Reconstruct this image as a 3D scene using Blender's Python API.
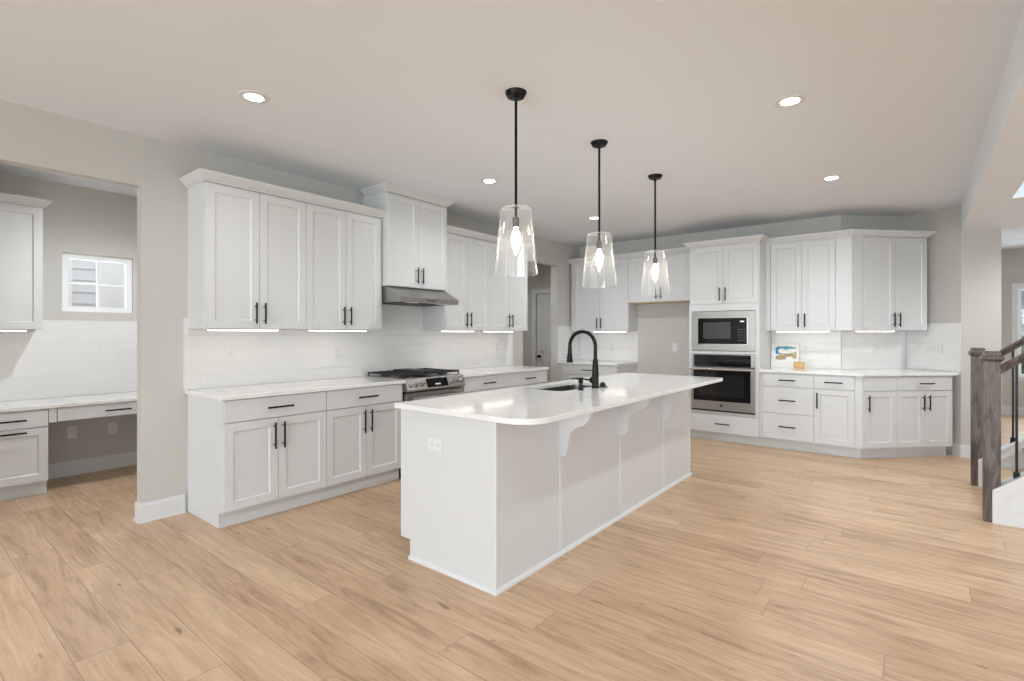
import bpy, bmesh, math, random
from mathutils import Matrix, Vector
random.seed(7)
S = bpy.context.scene
for o in list(bpy.data.objects): bpy.data.objects.remove(o)
COL = S.collection
PI = math.pi

# ------------------------------------------------------------ camera, world, big lights, exposure
cam = bpy.data.cameras.new('camera')
cam.sensor_width = 36; cam.sensor_fit = 'HORIZONTAL'
cam.lens = 509.45 / 1024 * 36
cam.shift_y = -6.84 / 1024
cam.clip_start = .05; cam.clip_end = 200
co = bpy.data.objects.new('camera', cam); COL.objects.link(co)
co.location = (4.2974, 0, 1.3353); co.rotation_euler = (PI/2, 0, .6744)
S.camera = co

S.view_settings.view_transform = 'Standard'
S.view_settings.look = 'None'
S.view_settings.gamma = 1
S.view_settings.use_curve_mapping = False
S.view_settings.exposure = 0.27

W = bpy.data.worlds.new('sky'); S.world = W; W.use_nodes = True
bgn = W.node_tree.nodes['Background']
bgn.inputs[0].default_value = (.86, .93, 1, 1); bgn.inputs[1].default_value = 1.6

def area(name, loc, rot, sx, sy, power, color=(1, 1, 1)):
    l = bpy.data.lights.new(name, 'AREA'); l.shape = 'RECTANGLE'; l.size = sx; l.size_y = sy
    l.energy = power; l.color = color
    o = bpy.data.objects.new(name, l); COL.objects.link(o); o.location = loc; o.rotation_euler = rot
    return o
DAY = (.79, .905, 1)
REAR_WIN = [(.3, 2.8), (3.2, 5.7), (6.1, 8.6)]
for a, b in REAR_WIN:        # daylight lamps added outside the unseen rear windows, pointing in (+Y)
    area('daylight', ((a+b)/2, -8.4, 1.3), (PI/2+.2, 0, 0), b-a, 2.3, 190, DAY)
ADDED_SIDE_WIN = [(-3.2, -1.4), (-.6, 1.2), (2.0, 3.8)]
for a, b in ADDED_SIDE_WIN:        # lamps outside windows added in the right-hand wall, pointing in (-X)
    area('daylight', (9.4, (a+b)/2, 1.3), (PI/2+.35, 0, PI/2), b-a, 1.8, 28, DAY)
area('daylight', (6.5, 12.1, 1.5), (PI/2, 0, PI), 1.8, 1.4, 60, DAY)      # window of the far room
area('daylight', (-2.35, 1.36, 1.82), (PI/2, 0, -PI/2), .5, .5, 4, DAY)    # little window in the desk nook
area('daylight', (6.1, 5.35, 5.0), (0, 0, 0), 2.2, .7, 60, DAY)           # stairwell, from upstairs

# ------------------------------------------------------------ materials
def mat(name, col, rough=.5, metal=0, coat=0, emit=None, es=0, spec=.5):
    m = bpy.data.materials.new(name); m.use_nodes = True
    p = m.node_tree.nodes['Principled BSDF']
    p.inputs['Base Color'].default_value = (*col, 1)
    p.inputs['Roughness'].default_value = rough
    p.inputs['Metallic'].default_value = metal
    p.inputs['Specular IOR Level'].default_value = spec
    p.inputs['Coat Weight'].default_value = coat
    if emit:
        p.inputs['Emission Color'].default_value = (*emit, 1); p.inputs['Emission Strength'].default_value = es
    return m
def nodes(m):
    nt = m.node_tree
    return nt, nt.nodes['Principled BSDF'], (lambda t: nt.nodes.new(t)), nt.links.new
def paint(name, col, rough, bump=.02, scale=350):
    m = mat(name, col, rough); nt, p, N, L = nodes(m)
    tc = N('ShaderNodeTexCoord'); n = N('ShaderNodeTexNoise'); n.inputs['Scale'].default_value = scale
    L(tc.outputs['Object'], n.inputs['Vector'])
    b = N('ShaderNodeBump'); b.inputs['Strength'].default_value = bump; b.inputs['Distance'].default_value = .002
    L(n.outputs['Fac'], b.inputs['Height']); L(b.outputs[0], p.inputs['Normal'])
    return m
M = {}
M['wall'] = paint('wall_paint', (.56, .54, .50), .7, .08)
M['ceil'] = paint('ceiling_paint', (.83, .86, .895), .85, .06)
M['trim'] = paint('trim_paint', (.70, .70, .695), .35)
M['cab'] = paint('cabinet_paint', (.66, .66, .655), .33)
M['plate'] = mat('outlet_plastic', (.74, .73, .715), .35)
M['slot'] = mat('outlet_slot', (.30, .29, .28), .6)
M['black'] = mat('black_metal', (.008, .0075, .007), .32, 0, spec=.2)
M['iron'] = mat('cast_iron', (.015, .015, .015), .55)
M['bglass'] = mat('black_glass', (.004, .004, .0045), .04, 0, 0, spec=.3)
M['window_glass'] = mat('oven_window', (.012, .012, .013), .05, spec=.35)
M['dark'] = mat('dark_cavity', (.02, .02, .02), .8)
M['bulb'] = mat('lamp_bulb', (1, 1, 1), .3, emit=(1, .90, .74), es=45)
M['can'] = mat('downlight_lens', (1, 1, 1), .4, emit=(1, .965, .91), es=28)
M['bar'] = mat('light_bar_lens', (1, 1, 1), .4, emit=(1, .89, .77), es=6.5)
M['maple'] = mat('raw_maple', (.62, .45, .28), .5)
M['siding'] = mat('siding', (.70, .71, .73), .6)
M['vinyl'] = mat('white_vinyl', (.86, .87, .87), .3)
M['grass'] = mat('lawn', (.10, .17, .05), .9)
M['leaf'] = mat('leaf', (.035, .075, .03), .7)
M['roofing'] = mat('shingle', (.10, .12, .16), .8)
M['card'] = mat('board_white', (.84, .83, .80), .6)
M['blue'] = mat('print_blue', (.05, .22, .50), .6)
M['teal'] = mat('print_teal', (.10, .34, .42), .6)
M['tan'] = mat('print_tan', (.50, .40, .24), .6)
M['brownp'] = mat('print_brown', (.22, .14, .07), .6)
M['kraft'] = mat('kraft', (.58, .36, .15), .6)
M['orange'] = mat('print_orange', (.75, .55, .30), .6)

# quartz with faint cloud
m = mat('quartz', (.82, .81, .79), .09, spec=.6); nt, p, N, L = nodes(m)
tc = N('ShaderNodeTexCoord'); n = N('ShaderNodeTexNoise'); n.inputs['Scale'].default_value = 9; n.inputs['Detail'].default_value = 8
r = N('ShaderNodeValToRGB'); r.color_ramp.elements[0].position = .35; r.color_ramp.elements[0].color = (.79, .78, .755, 1)
r.color_ramp.elements[1].position = .65; r.color_ramp.elements[1].color = (.84, .83, .81, 1)
L(tc.outputs['Object'], n.inputs['Vector']); L(n.outputs['Fac'], r.inputs[0]); L(r.outputs[0], p.inputs['Base Color'])
M['quartz'] = m
# brushed stainless
m = mat('stainless', (.37, .36, .34), .3, 1); nt, p, N, L = nodes(m)
tc = N('ShaderNodeTexCoord'); mp = N('ShaderNodeMapping'); mp.inputs['Scale'].default_value = (2, 2, 400)
n = N('ShaderNodeTexNoise'); n.inputs['Scale'].default_value = 3
L(tc.outputs['Object'], mp.inputs[0]); L(mp.outputs[0], n.inputs['Vector'])
mr = N('ShaderNodeMapRange'); mr.inputs['To Min'].default_value = .30; mr.inputs['To Max'].default_value = .42
L(n.outputs['Fac'], mr.inputs[0]); L(mr.outputs[0], p.inputs['Roughness'])
M['steel'] = m
M['chrome'] = mat('polished_steel', (.72, .71, .69), .12, 1)
# thin clear glass
def thin_glass(name, base=.05, edge=.75, tint=(1, 1, 1), milk=0):
    m = bpy.data.materials.new(name); m.use_nodes = True; nt = m.node_tree; nt.nodes.clear()
    N = lambda t: nt.nodes.new(t)
    out = N('ShaderNodeOutputMaterial'); mx = N('ShaderNodeMixShader'); t = N('ShaderNodeBsdfTransparent'); g = N('ShaderNodeBsdfGlossy')
    t.inputs[0].default_value = (*tint, 1); g.inputs['Roughness'].default_value = .03
    lw = N('ShaderNodeLayerWeight'); lw.inputs[0].default_value = .5
    pw = N('ShaderNodeMath'); pw.operation = 'POWER'; pw.inputs[1].default_value = 3.0
    mr = N('ShaderNodeMapRange'); mr.inputs['To Min'].default_value = base; mr.inputs['To Max'].default_value = edge
    nt.links.new(lw.outputs['Facing'], pw.inputs[0]); nt.links.new(pw.outputs[0], mr.inputs[0])
    nt.links.new(mr.outputs[0], mx.inputs[0]); nt.links.new(t.outputs[0], mx.inputs[1]); nt.links.new(g.outputs[0], mx.inputs[2])
    if milk:
        df = N('ShaderNodeBsdfDiffuse'); df.inputs[0].default_value = (.9, .9, .9, 1); m2 = N('ShaderNodeMixShader')
        mk = N('ShaderNodeMapRange'); mk.inputs['To Min'].default_value = milk; mk.inputs['To Max'].default_value = milk*6
        nt.links.new(pw.outputs[0], mk.inputs[0]); nt.links.new(mk.outputs[0], m2.inputs[0]); nt.links.new(mx.outputs[0], m2.inputs[1]); nt.links.new(df.outputs[0], m2.inputs[2]); nt.links.new(m2.outputs[0], out.inputs[0])
    else: nt.links.new(mx.outputs[0], out.inputs[0])
    return m
M['pane'] = thin_glass('window_pane', .04, .5)
M['shade'] = thin_glass('clear_shade_glass', .07, .8, (.975, .98, .98), .05)

# subway tile, in the tile sheet's own x (along wall) and z (up)
m = mat('subway_tile', (.84, .82, .80), .14, spec=.16); nt, p, N, L = nodes(m)
tc = N('ShaderNodeTexCoord'); sp = N('ShaderNodeSeparateXYZ'); cb = N('ShaderNodeCombineXYZ')
br = N('ShaderNodeTexBrick'); br.inputs['Scale'].default_value = 1; br.inputs['Brick Width'].default_value = .305
br.inputs['Row Height'].default_value = .1015; br.inputs['Mortar Size'].default_value = .0022; br.inputs['Mortar Smooth'].default_value = .4
br.inputs['Color1'].default_value = (.765, .755, .74, 1); br.inputs['Color2'].default_value = (.785, .775, .76, 1); br.inputs['Mortar'].default_value = (.72, .71, .695, 1)
L(tc.outputs['Object'], sp.inputs[0]); L(sp.outputs[0], cb.inputs[0]); L(sp.outputs[2], cb.inputs[1]); L(cb.outputs[0], br.inputs['Vector'])
L(br.outputs['Color'], p.inputs['Base Color'])
n = N('ShaderNodeTexNoise'); n.inputs['Scale'].default_value = 14; L(tc.outputs['Object'], n.inputs['Vector'])
mi = N('ShaderNodeMath'); mi.operation = 'MULTIPLY_ADD'; mi.inputs[1].default_value = -1.0
ms = N('ShaderNodeMath'); ms.operation = 'MULTIPLY'; ms.inputs[1].default_value = .5; L(n.outputs['Fac'], ms.inputs[0])
L(br.outputs['Fac'], mi.inputs[0]); L(ms.outputs[0], mi.inputs[2])
b = N('ShaderNodeBump'); b.inputs['Strength'].default_value = .5; b.inputs['Distance'].default_value = .0025
L(mi.outputs[0], b.inputs['Height']); L(b.outputs[0], p.inputs['Normal'])
M['tile'] = m

# plank floor, boards run along X, .193 wide
m = mat('oak_planks', (.6, .45, .32), .38, spec=.45); nt, p, N, L = nodes(m)
tc = N('ShaderNodeTexCoord'); mp = N('ShaderNodeMapping'); mp.inputs['Location'].default_value = (.37, -.502+.193*10, 0)
L(tc.outputs['Object'], mp.inputs[0])
br = N('ShaderNodeTexBrick'); br.inputs['Scale'].default_value = 1; br.inputs['Brick Width'].default_value = 1.52; br.offset = 0
br.inputs['Row Height'].default_value = .193; br.inputs['Mortar Size'].default_value = .0014; br.inputs['Mortar Smooth'].default_value = .1
br.inputs['Color1'].default_value = (0, 0, 0, 1); br.inputs['Color2'].default_value = (1, 1, 1, 1); br.inputs['Mortar'].default_value = (.5, .5, .5, 1)
sx = N('ShaderNodeSeparateXYZ'); L(mp.outputs[0], sx.inputs[0])
rw = N('ShaderNodeMath'); rw.operation = 'DIVIDE'; rw.inputs[1].default_value = .193; L(sx.outputs[1], rw.inputs[0])
fl_ = N('ShaderNodeMath'); fl_.operation = 'FLOOR'; L(rw.outputs[0], fl_.inputs[0])
wn_ = N('ShaderNodeTexWhiteNoise'); wn_.noise_dimensions = '1D'; L(fl_.outputs[0], wn_.inputs['W'])
sh_ = N('ShaderNodeMath'); sh_.operation = 'MULTIPLY_ADD'; sh_.inputs[1].default_value = 1.52; L(wn_.outputs['Value'], sh_.inputs[0]); L(sx.outputs[0], sh_.inputs[2])
cv_ = N('ShaderNodeCombineXYZ'); L(sh_.outputs[0], cv_.inputs[0]); L(sx.outputs[1], cv_.inputs[1]); L(cv_.outputs[0], br.inputs['Vector'])
rnd = N('ShaderNodeSeparateColor'); L(br.outputs['Color'], rnd.inputs[0])
off = N('ShaderNodeMath'); off.operation = 'MULTIPLY'; off.inputs[1].default_value = 37.0; L(rnd.outputs[0], off.inputs[0])
cz = N('ShaderNodeCombineXYZ'); L(off.outputs[0], cz.inputs[2])
ad = N('ShaderNodeVectorMath'); ad.operation = 'ADD'; L(tc.outputs['Object'], ad.inputs[0]); L(cz.outputs[0], ad.inputs[1])
def noise(scale, sc, detail=4, rough=.55, dist=0):
    mm = N('ShaderNodeMapping'); mm.inputs['Scale'].default_value = scale; L(ad.outputs[0], mm.inputs[0])
    nn = N('ShaderNodeTexNoise'); nn.inputs['Scale'].default_value = sc; nn.inputs['Detail'].default_value = detail; nn.inputs['Roughness'].default_value = rough
    nn.inputs['Distortion'].default_value = dist; L(mm.outputs[0], nn.inputs['Vector']); return nn
g1 = noise((1.0, 8, 1), 1.9, 6, .66, 1.1); g2 = noise((2.2, 55, 1), 1.6, 4, .7); g3 = noise((.55, 1.1, 1), 1.2, 2); kn = noise((5.5, 15, 1), 1.0, 1)
def mul(a, k):
    x = N('ShaderNodeMath'); x.operation = 'MULTIPLY'; x.inputs[1].default_value = k; L(a, x.inputs[0]); return x.outputs[0]
def add(a, c):
    x = N('ShaderNodeMath'); x.operation = 'ADD'; L(a, x.inputs[0]); L(c, x.inputs[1]); return x.outputs[0]
v = add(add(add(mul(g1.outputs['Fac'], .62), mul(g2.outputs['Fac'], .26)), mul(g3.outputs['Fac'], .16)), mul(rnd.outputs[0], .10))
ramp = N('ShaderNodeValToRGB'); e = ramp.color_ramp.elements
e[0].position = .40; e[0].color = (.36, .225, .135, 1); e[1].position = .72; e[1].color = (.70, .50, .335, 1)
x = ramp.color_ramp.elements.new(.53); x.color = (.54, .358, .222, 1)
L(v, ramp.inputs[0])
kr = N('ShaderNodeValToRGB'); kr.color_ramp.elements[0].position = .755; kr.color_ramp.elements[0].color = (0, 0, 0, 1); kr.color_ramp.elements[1].position = .80
L(kn.outputs['Fac'], kr.inputs[0])
kmx = N('ShaderNodeMix'); kmx.data_type = 'RGBA'; L(kr.outputs[0], kmx.inputs[0]); L(ramp.outputs[0], kmx.inputs[6]); kmx.inputs[7].default_value = (.30, .19, .115, 1)
gx = N('ShaderNodeMix'); gx.data_type = 'RGBA'; L(br.outputs['Fac'], gx.inputs[0]); L(kmx.outputs[2], gx.inputs[6]); gx.inputs[7].default_value = (.30, .20, .13, 1)
L(gx.outputs[2], p.inputs['Base Color'])
b = N('ShaderNodeBump'); b.inputs['Strength'].default_value = .25; b.inputs['Distance'].default_value = .001; b.invert = True
L(br.outputs['Fac'], b.inputs['Height']); L(b.outputs[0], p.inputs['Normal'])
M['floor'] = m
# dark stained oak for the stair rail
m = mat('stained_oak', (.1, .07, .05), .42); nt, p, N, L = nodes(m)
tc = N('ShaderNodeTexCoord'); mp = N('ShaderNodeMapping'); mp.inputs['Scale'].default_value = (9, 9, 1.3)
n = N('ShaderNodeTexNoise'); n.inputs['Scale'].default_value = 2.6; n.inputs['Detail'].default_value = 6; n.inputs['Distortion'].default_value = 1.8
L(tc.outputs['Object'], mp.inputs[0]); L(mp.outputs[0], n.inputs['Vector'])
r = N('ShaderNodeValToRGB'); r.color_ramp.elements[0].position = .38; r.color_ramp.elements[0].color = (.045, .030, .022, 1)
r.color_ramp.elements[1].position = .62; r.color_ramp.elements[1].color = (.155, .118, .097, 1)
L(n.outputs['Fac'], r.inputs[0]); L(r.outputs[0], p.inputs['Base Color'])
M['oak'] = m
M['tread'] = mat('tread_oak', (.45, .32, .20), .4)

# ------------------------------------------------------------ geometry helpers
class MB:
    def __init__(s): s.bm = bmesh.new()
    def box(s, x0, x1, y0, y1, z0, z1):
        vs = [s.bm.verts.new((x, y, z)) for x in (x0, x1) for y in (y0, y1) for z in (z0, z1)]
        for f in ((0, 1, 3, 2), (4, 6, 7, 5), (0, 4, 5, 1), (2, 3, 7, 6), (0, 2, 6, 4), (1, 5, 7, 3)):
            s.bm.faces.new([vs[i] for i in f])
        return s
    def prism(s, pts, z0, z1, axis='z'):
        """pts 2-D; axis z: (x,y) up z; axis y: (x,z) along y; axis x: (y,z) along x"""
        def P(a, b, c): return {'z': (a, b, c), 'y': (a, c, b), 'x': (c, a, b)}[axis]
        lo = [s.bm.verts.new(P(a, b, z0)) for a, b in pts]; hi = [s.bm.verts.new(P(a, b, z1)) for a, b in pts]
        n = len(pts); s.bm.faces.new(lo); s.bm.faces.new(hi[::-1])
        for i in range(n): s.bm.faces.new((lo[i], hi[i], hi[(i+1) % n], lo[(i+1) % n]))
        return s
    def lathe(s, prof, c=(0, 0, 0), seg=24, axis='z', caps=True):
        rings = []
        for r, h in prof:
            ring = []
            for k in range(seg):
                a = 2*PI*k/seg; u, w = r*math.cos(a), r*math.sin(a)
                q = {'z': (u, w, h), 'y': (u, h, w), 'x': (h, u, w)}[axis]
                ring.append(s.bm.verts.new((c[0]+q[0], c[1]+q[1], c[2]+q[2])))
            rings.append(ring)
        for A, B in zip(rings, rings[1:]):
            for k in range(seg): s.bm.faces.new((A[k], A[(k+1) % seg], B[(k+1) % seg], B[k]))
        if caps:
            if prof[0][0] > 1e-6: s.bm.faces.new(rings[0])
            if prof[-1][0] > 1e-6: s.bm.faces.new(rings[-1][::-1])
        return s
    def tube(s, pts, r, seg=12):
        pts = [Vector(p) for p in pts]; rs = r if isinstance(r, (list, tuple)) else [r]*len(pts)
        rings = []; up = None
        for i, p in enumerate(pts):
            d = (pts[min(i+1, len(pts)-1)] - pts[max(i-1, 0)]).normalized()
            if up is None: up = Vector((0, 0, 1)) if abs(d.z) < .9 else Vector((0, 1, 0))
            a = d.cross(up).normalized(); b2 = a.cross(d).normalized(); up = b2
            rings.append([s.bm.verts.new(p + (a*math.cos(2*PI*k/seg) + b2*math.sin(2*PI*k/seg))*rs[i]) for k in range(seg)])
        for A, B in zip(rings, rings[1:]):
            for k in range(seg): s.bm.faces.new((A[k], A[(k+1) % seg], B[(k+1) % seg], B[k]))
        s.bm.faces.new(rings[0]); s.bm.faces.new(rings[-1][::-1])
        return s
    def sweep(s, path, prof, pre=None, post=None):
        """path: 2-D points, prof: (outward, z). outward = right of travel. pre/post: neighbour directions for mitres."""
        P = [Vector(p) for p in path]; n = len(P); rings = []
        D = [(P[i+1]-P[i]).normalized() for i in range(n-1)]
        for i in range(n):
            d0 = D[i-1] if i > 0 else (Vector(pre).normalized() if pre else D[0])
            d1 = D[i] if i < n-1 else (Vector(post).normalized() if post else D[-1])
            n0 = Vector((d0.y, -d0.x)); n1 = Vector((d1.y, -d1.x)); m_ = (n0+n1).normalized(); k = 1/max(.2, m_.dot(n0))
            rings.append([s.bm.verts.new((P[i].x+m_.x*k*o_, P[i].y+m_.y*k*o_, z)) for o_, z in prof])
        q = len(prof)
        for A, B in zip(rings, rings[1:]):
            for j in range(q): s.bm.faces.new((A[j], A[(j+1) % q], B[(j+1) % q], B[j]))
        s.bm.faces.new(rings[0]); s.bm.faces.new(rings[-1][::-1])
        return s

def obj(name, mb, m, parent=None, bevel=0, smooth=False, loc=None, rotz=0, seg=2):
    me = bpy.data.meshes.new(name)
    bmesh.ops.recalc_face_normals(mb.bm, faces=mb.bm.faces[:])
    mb.bm.to_mesh(me); mb.bm.free()
    me.materials.append(M[m] if isinstance(m, str) else m)
    o = bpy.data.objects.new(name, me); COL.objects.link(o)
    if parent: o.parent = parent
    if loc is not None: o.location = loc
    o.rotation_euler = (0, 0, rotz)
    if bevel:
        b = o.modifiers.new('bevel', 'BEVEL'); b.width = bevel; b.segments = seg; b.limit_method = 'ANGLE'; b.angle_limit = math.radians(40)
        b.harden_normals = False
    if smooth:
        for f in me.polygons: f.use_smooth = True
        try: me.set_sharp_from_angle(angle=math.radians(40))
        except Exception: pass
    return o
def tag(o, label, cat, group=None):
    o['label'] = label; o['category'] = cat
    if group: o['group'] = group
    return o
def thing(name, label, cat, loc=(0, 0, 0), rotz=0, group=None):
    o = bpy.data.objects.new(name, None); COL.objects.link(o); o.empty_display_size = .1
    o.location = loc; o.rotation_euler = (0, 0, rotz)
    return tag(o, label, cat, group)
def struct(name, mb, m, **k):
    o = obj(name, mb, m, **k)
    if not k.get('parent'): o['kind'] = 'structure'
    return o

# run frames: local x along the wall (left to right as seen), wall face at y=0, front towards -y
class Frame:
    def __init__(s, ox, oy, rot): s.o = (ox, oy); s.r = rot; s.c = math.cos(rot); s.s = math.sin(rot)
    def w(s, x, y, z=0): return (s.o[0]+x*s.c-y*s.s, s.o[1]+x*s.s+y*s.c, z)
    def l(s, X, Y): X -= s.o[0]; Y -= s.o[1]; return (X*s.c+Y*s.s, -X*s.s+Y*s.c)
YB = 7.135; XC = 3.574; ZC = 2.739; ZD = 2.44
FL = Frame(0, 0, PI/2)            # left wall, local x = world Y
FN = Frame(-1.95, 0, PI/2)        # desk nook wall
FB = Frame(0, YB, 0)              # back wall
FD = Frame(XC, YB, PI/4)          # angled wall
TAN = math.tan(PI/8)

# ------------------------------------------------------------ the room
struct('floor', MB().box(-6, 9.12, -8.12, 12.2, -.06, 0), 'floor')
WT = .085
cl = MB(); 
cl.box(-2.2, 4.65, -8.12, 8.2, ZC, ZC+.1)
struct('ceiling', cl, 'ceil')
c2 = MB()
hx0, hx1, hy0, hy1 = 4.89, 7.6, 4.93, 5.80
c2.box(4.65, 9.12, -8.12, hy0, ZD, ZC+.1).box(4.65, 9.12, hy1, 7.40, ZD, ZC+.1)
c2.box(4.65, hx0, hy0, hy1, ZD, ZC+.1).box(hx1, 9.12, hy0, hy1, ZD, ZC+.1)
struct('ceiling', c2, 'ceil')
sh = MB()      # stairwell shaft walls above the opening
sh.box(hx0-.1, hx0, hy0-.1, hy1+.1, ZC+.1, 5.2).box(hx1, hx1+.1, hy0-.1, hy1+.1, ZC+.1, 5.2)
sh.box(hx0, hx1, hy0-.1, hy0, ZC+.1, 5.2).box(hx0, hx1, hy1, hy1+.1, ZC+.1, 5.2).box(hx0-.1, hx1+.1, hy0-.1, hy1+.1, 5.2, 5.3)
struct('wall_stairwell', sh, 'trim')
struct('ceiling', MB().box(4.65, 9.12, 7.40, 12.2, ZC, ZC+.1), 'ceil')

wl = MB()
HD = 2.38
wl.box(-WT, 0, -8.12, -.35, 0, ZC).box(-WT, 0, -.35, 1.175, HD, ZC).box(-WT, 0, 1.175, 5.616, 0, ZC)
wl.box(-WT-.03, 0, 5.616, 6.47, HD-.01, ZC).box(-WT-.03, 0, 6.47, YB, 0, ZC)
struct('wall_left', wl, 'wall')
D45 = FD.w
wb = MB()
wc = D45(.85, 0); wr = D45(.925, -.60)
wb.prism([(-1.8, YB), (XC, YB), wc[:2], wr[:2], (4.97, 7.371), (4.97, 7.49), (4.72, 7.49), (4.40, 8.15), (-1.8, 8.15)][::-1], 0, ZC)
# leave the hall behind free: the block starts right of it
wb.bm.free(); wb = MB()
wb.prism([(-.15, YB), (XC, YB), wc[:2], wr[:2], (4.97, 7.371), (4.97, 7.49), (4.75, 7.49), (4.5, 8.2), (-.15, 8.2)], 0, ZC)
struct('wall_back', wb, 'wall')
# desk nook behind the left opening
wn = MB()
wy0, wy1, wz0, wz1 = 1.091, 1.64, 1.545, 2.097
wn.box(-2.1, -1.95, -.72, wy0, 0, ZC).box(-2.1, -1.95, wy1, 2.0, 0, ZC).box(-2.1, -1.95, wy0, wy1, 0, wz0).box(-2.1, -1.95, wy0, wy1, wz1, ZC)
wn.box(-1.95, -WT, 1.88, 2.0, 0, ZC).box(-1.95, -WT, -.72, -.6, 0, ZC)
struct('wall_nook', wn, 'wall')
# little hall behind the second opening
wh = MB()
wh.box(-1.75, -1.63, 4.7, 7.53, 0, ZC).box(-1.63, -WT, 4.7, 4.82, 0, ZC)
wh.box(-1.63, -1.07, 7.41, 7.53, 0, ZC).box(-.31, -.15, 7.41, 7.53, 0, ZC).box(-1.07, -.31, 7.41, 7.53, 2.05, ZC)
struct('wall_hall', wh, 'wall')
# right side and far room
wr_ = MB()
y = -8.12
for a, b in ADDED_SIDE_WIN:
    wr_.box(9, 9.12, y, a, 0, ZC); wr_.box(9, 9.12, a, b, 0, .5).box(9, 9.12, a, b, 2.3, ZC); y = b
wr_.box(9, 9.12, y, 12.2, 0, ZC)
struct('wall_right', wr_, 'wall')
wf = MB(); x = -WT
for a, b in REAR_WIN:
    wf.box(x, a, -8.12, -8.0, 0, ZC); wf.box(a, b, -8.12, -8.0, 0, .2).box(a, b, -8.12, -8.0, 2.6, ZC); x = b
wf.box(x, 9.12, -8.12, -8.0, 0, ZC)
struct('wall_front', wf, 'wall')
FX0, FX1, FZ0, FZ1 = 5.56, 7.40, .62, 2.10
wx = MB().box(4.85, FX0, 11.75, 11.9, 0, ZC).box(FX1, 9.12, 11.75, 11.9, 0, ZC).box(FX0, FX1, 11.75, 11.9, 0, FZ0).box(FX0, FX1, 11.75, 11.9, FZ1, ZC)
wx.box(4.85, 4.97, 7.49, 11.75, 0, ZC)
struct('wall_far', wx, 'wall')

# baseboards
BP = [(0, 0), (.012, 0), (.012, .115), (.009, .125), (.007, .135), (0, .135)]
def baseboard(name, path, **k):
    mb = MB(); mb.sweep(path, BP, **k); mb.sweep(path, [(.012, 0), (.020, 0), (.018, .012), (.012, .016)], **k)
    return struct(name, mb, 'trim')
baseboard('baseboard_left', [(0, 1.449), (0, 1.175), (-WT, 1.175), (-WT, 1.88)][::-1])
baseboard('baseboard_front', [(0, -.35), (0, -8.0), (9, -8.0), (9, 4.9)])
baseboard('baseboard_nook', [(-1.95, .912), (-1.95, 1.88), (-WT, 1.88)])
baseboard('baseboard_hall', [(-1.63, 4.82), (-1.63, 7.41), (-1.15, 7.41)])
baseboard('baseboard_passage', [(-WT-.03, 6.47), (0, 6.47), (0, 6.52)][0:2])
baseboard('baseboard_alcove', [(1.03, YB), (1.985, YB)])
baseboard('baseboard_right', [D45(.915, -.52)[:2], wr[:2], (4.97, 7.371)])
baseboard('baseboard_far', [(4.97, 11.75), (9, 11.75)])

# windows
def window(name, x0, x1, z0, z1, loc, rotz, cols=2, rows=2, wall_t=.12, frame=.045, case=True, grid=.018):
    """local x along wall, y=0 the room face, outside +y"""
    r = struct(name, MB().box(x0, x1, wall_t*.5-.02, wall_t*.5+.02, z0, z0+frame).box(x0, x1, wall_t*.5-.02, wall_t*.5+.02, z1-frame, z1)
        .box(x0, x0+frame, wall_t*.5-.02, wall_t*.5+.02, z0+frame, z1-frame).box(x1-frame, x1, wall_t*.5-.02, wall_t*.5+.02, z0+frame, z1-frame), 'vinyl', loc=loc, rotz=rotz)
    g = MB(); t = wall_t*.5
    for i in range(1, cols):
        xx = x0+frame+(x1-x0-2*frame)*i/cols; g.box(xx-grid/2, xx+grid/2, t-.008, t+.008, z0+frame, z1-frame)
    for j in range(1, rows):
        zz = z0+frame+(z1-z0-2*frame)*j/rows; g.box(x0+frame, x1-frame, t-.0075, t+.0075, zz-grid/2, zz+grid/2)
    if cols > 1 or rows > 1: obj('muntins', g, 'vinyl', r)
    obj('glass_pane', MB().box(x0+frame, x1-frame, t-.002, t+.002, z0+frame, z1-frame), 'pane', r)
    if case:
        cz = MB(); c = .07
        cz.box(x0-c, x0, -.015, -.0005, z0-c, z1+c).box(x1, x1+c, -.015, -.0005, z0-c, z1+c).box(x0, x1, -.015, -.0005, z1, z1+c).box(x0, x1, -.015, -.0005, z0-c, z0)
        cz.box(x0-c-.01, x1+c+.01, -.04, -.015, z0-.02, z0)
        obj('casing', cz, 'trim', r)
    return r
window('window_1', wy0, wy1, wz0, wz1, (-1.95, 0, 0), PI/2, 2, 2, .10, .05, False, .02)
for i, (a, b) in enumerate(REAR_WIN): window('window_%d' % (i+2), -b, -a, .2, 2.6, (0, -8.0, 0), PI, 2, 2)
for i, (a, b) in enumerate(ADDED_SIDE_WIN): window('window_%d' % (i+5), -b, -a, .5, 2.3, (9, 0, 0), -PI/2, 1, 2)  # right-wall windows are unseen, added to bring in side light
window('window_8', FX0, FX1, FZ0, FZ1, (0, 11.75, 0), 0, 4, 2, .12, .05, True, .02)

# hall door
dr = struct('door_1', MB().box(-1.067, -.313, 7.425, 7.455, .01, 2.045), 'trim')
pn = MB()
for z0, z1 in ((.16, .86), (1.0, 1.90)):
    for a, b, c, d in ((-.955, -.425, z0, z0+.02), (-.955, -.425, z1-.02, z1), (-.955, -.935, z0, z1), (-.445, -.425, z0, z1)):
        pn.box(a, b, 7.417, 7.425, c, d)
obj('door_panel', pn, 'trim', dr)
cs = MB().box(-1.15, -1.07, 7.39, 7.41, 0, 2.13).box(-.31, -.23, 7.39, 7.41, 0, 2.13).box(-1.07, -.31, 7.39, 7.41, 2.05, 2.13)
obj('casing', cs, 'trim', dr)
obj('door_handle', MB().lathe([(.026, 0), (.026, -.01), (.01, -.012), (.01, -.035), (.024, -.045), (.026, -.06), (.015, -.07), (0, -.071)], (-1.0, 7.425, .93), 16, 'y'), 'black', dr, smooth=True)

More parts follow.
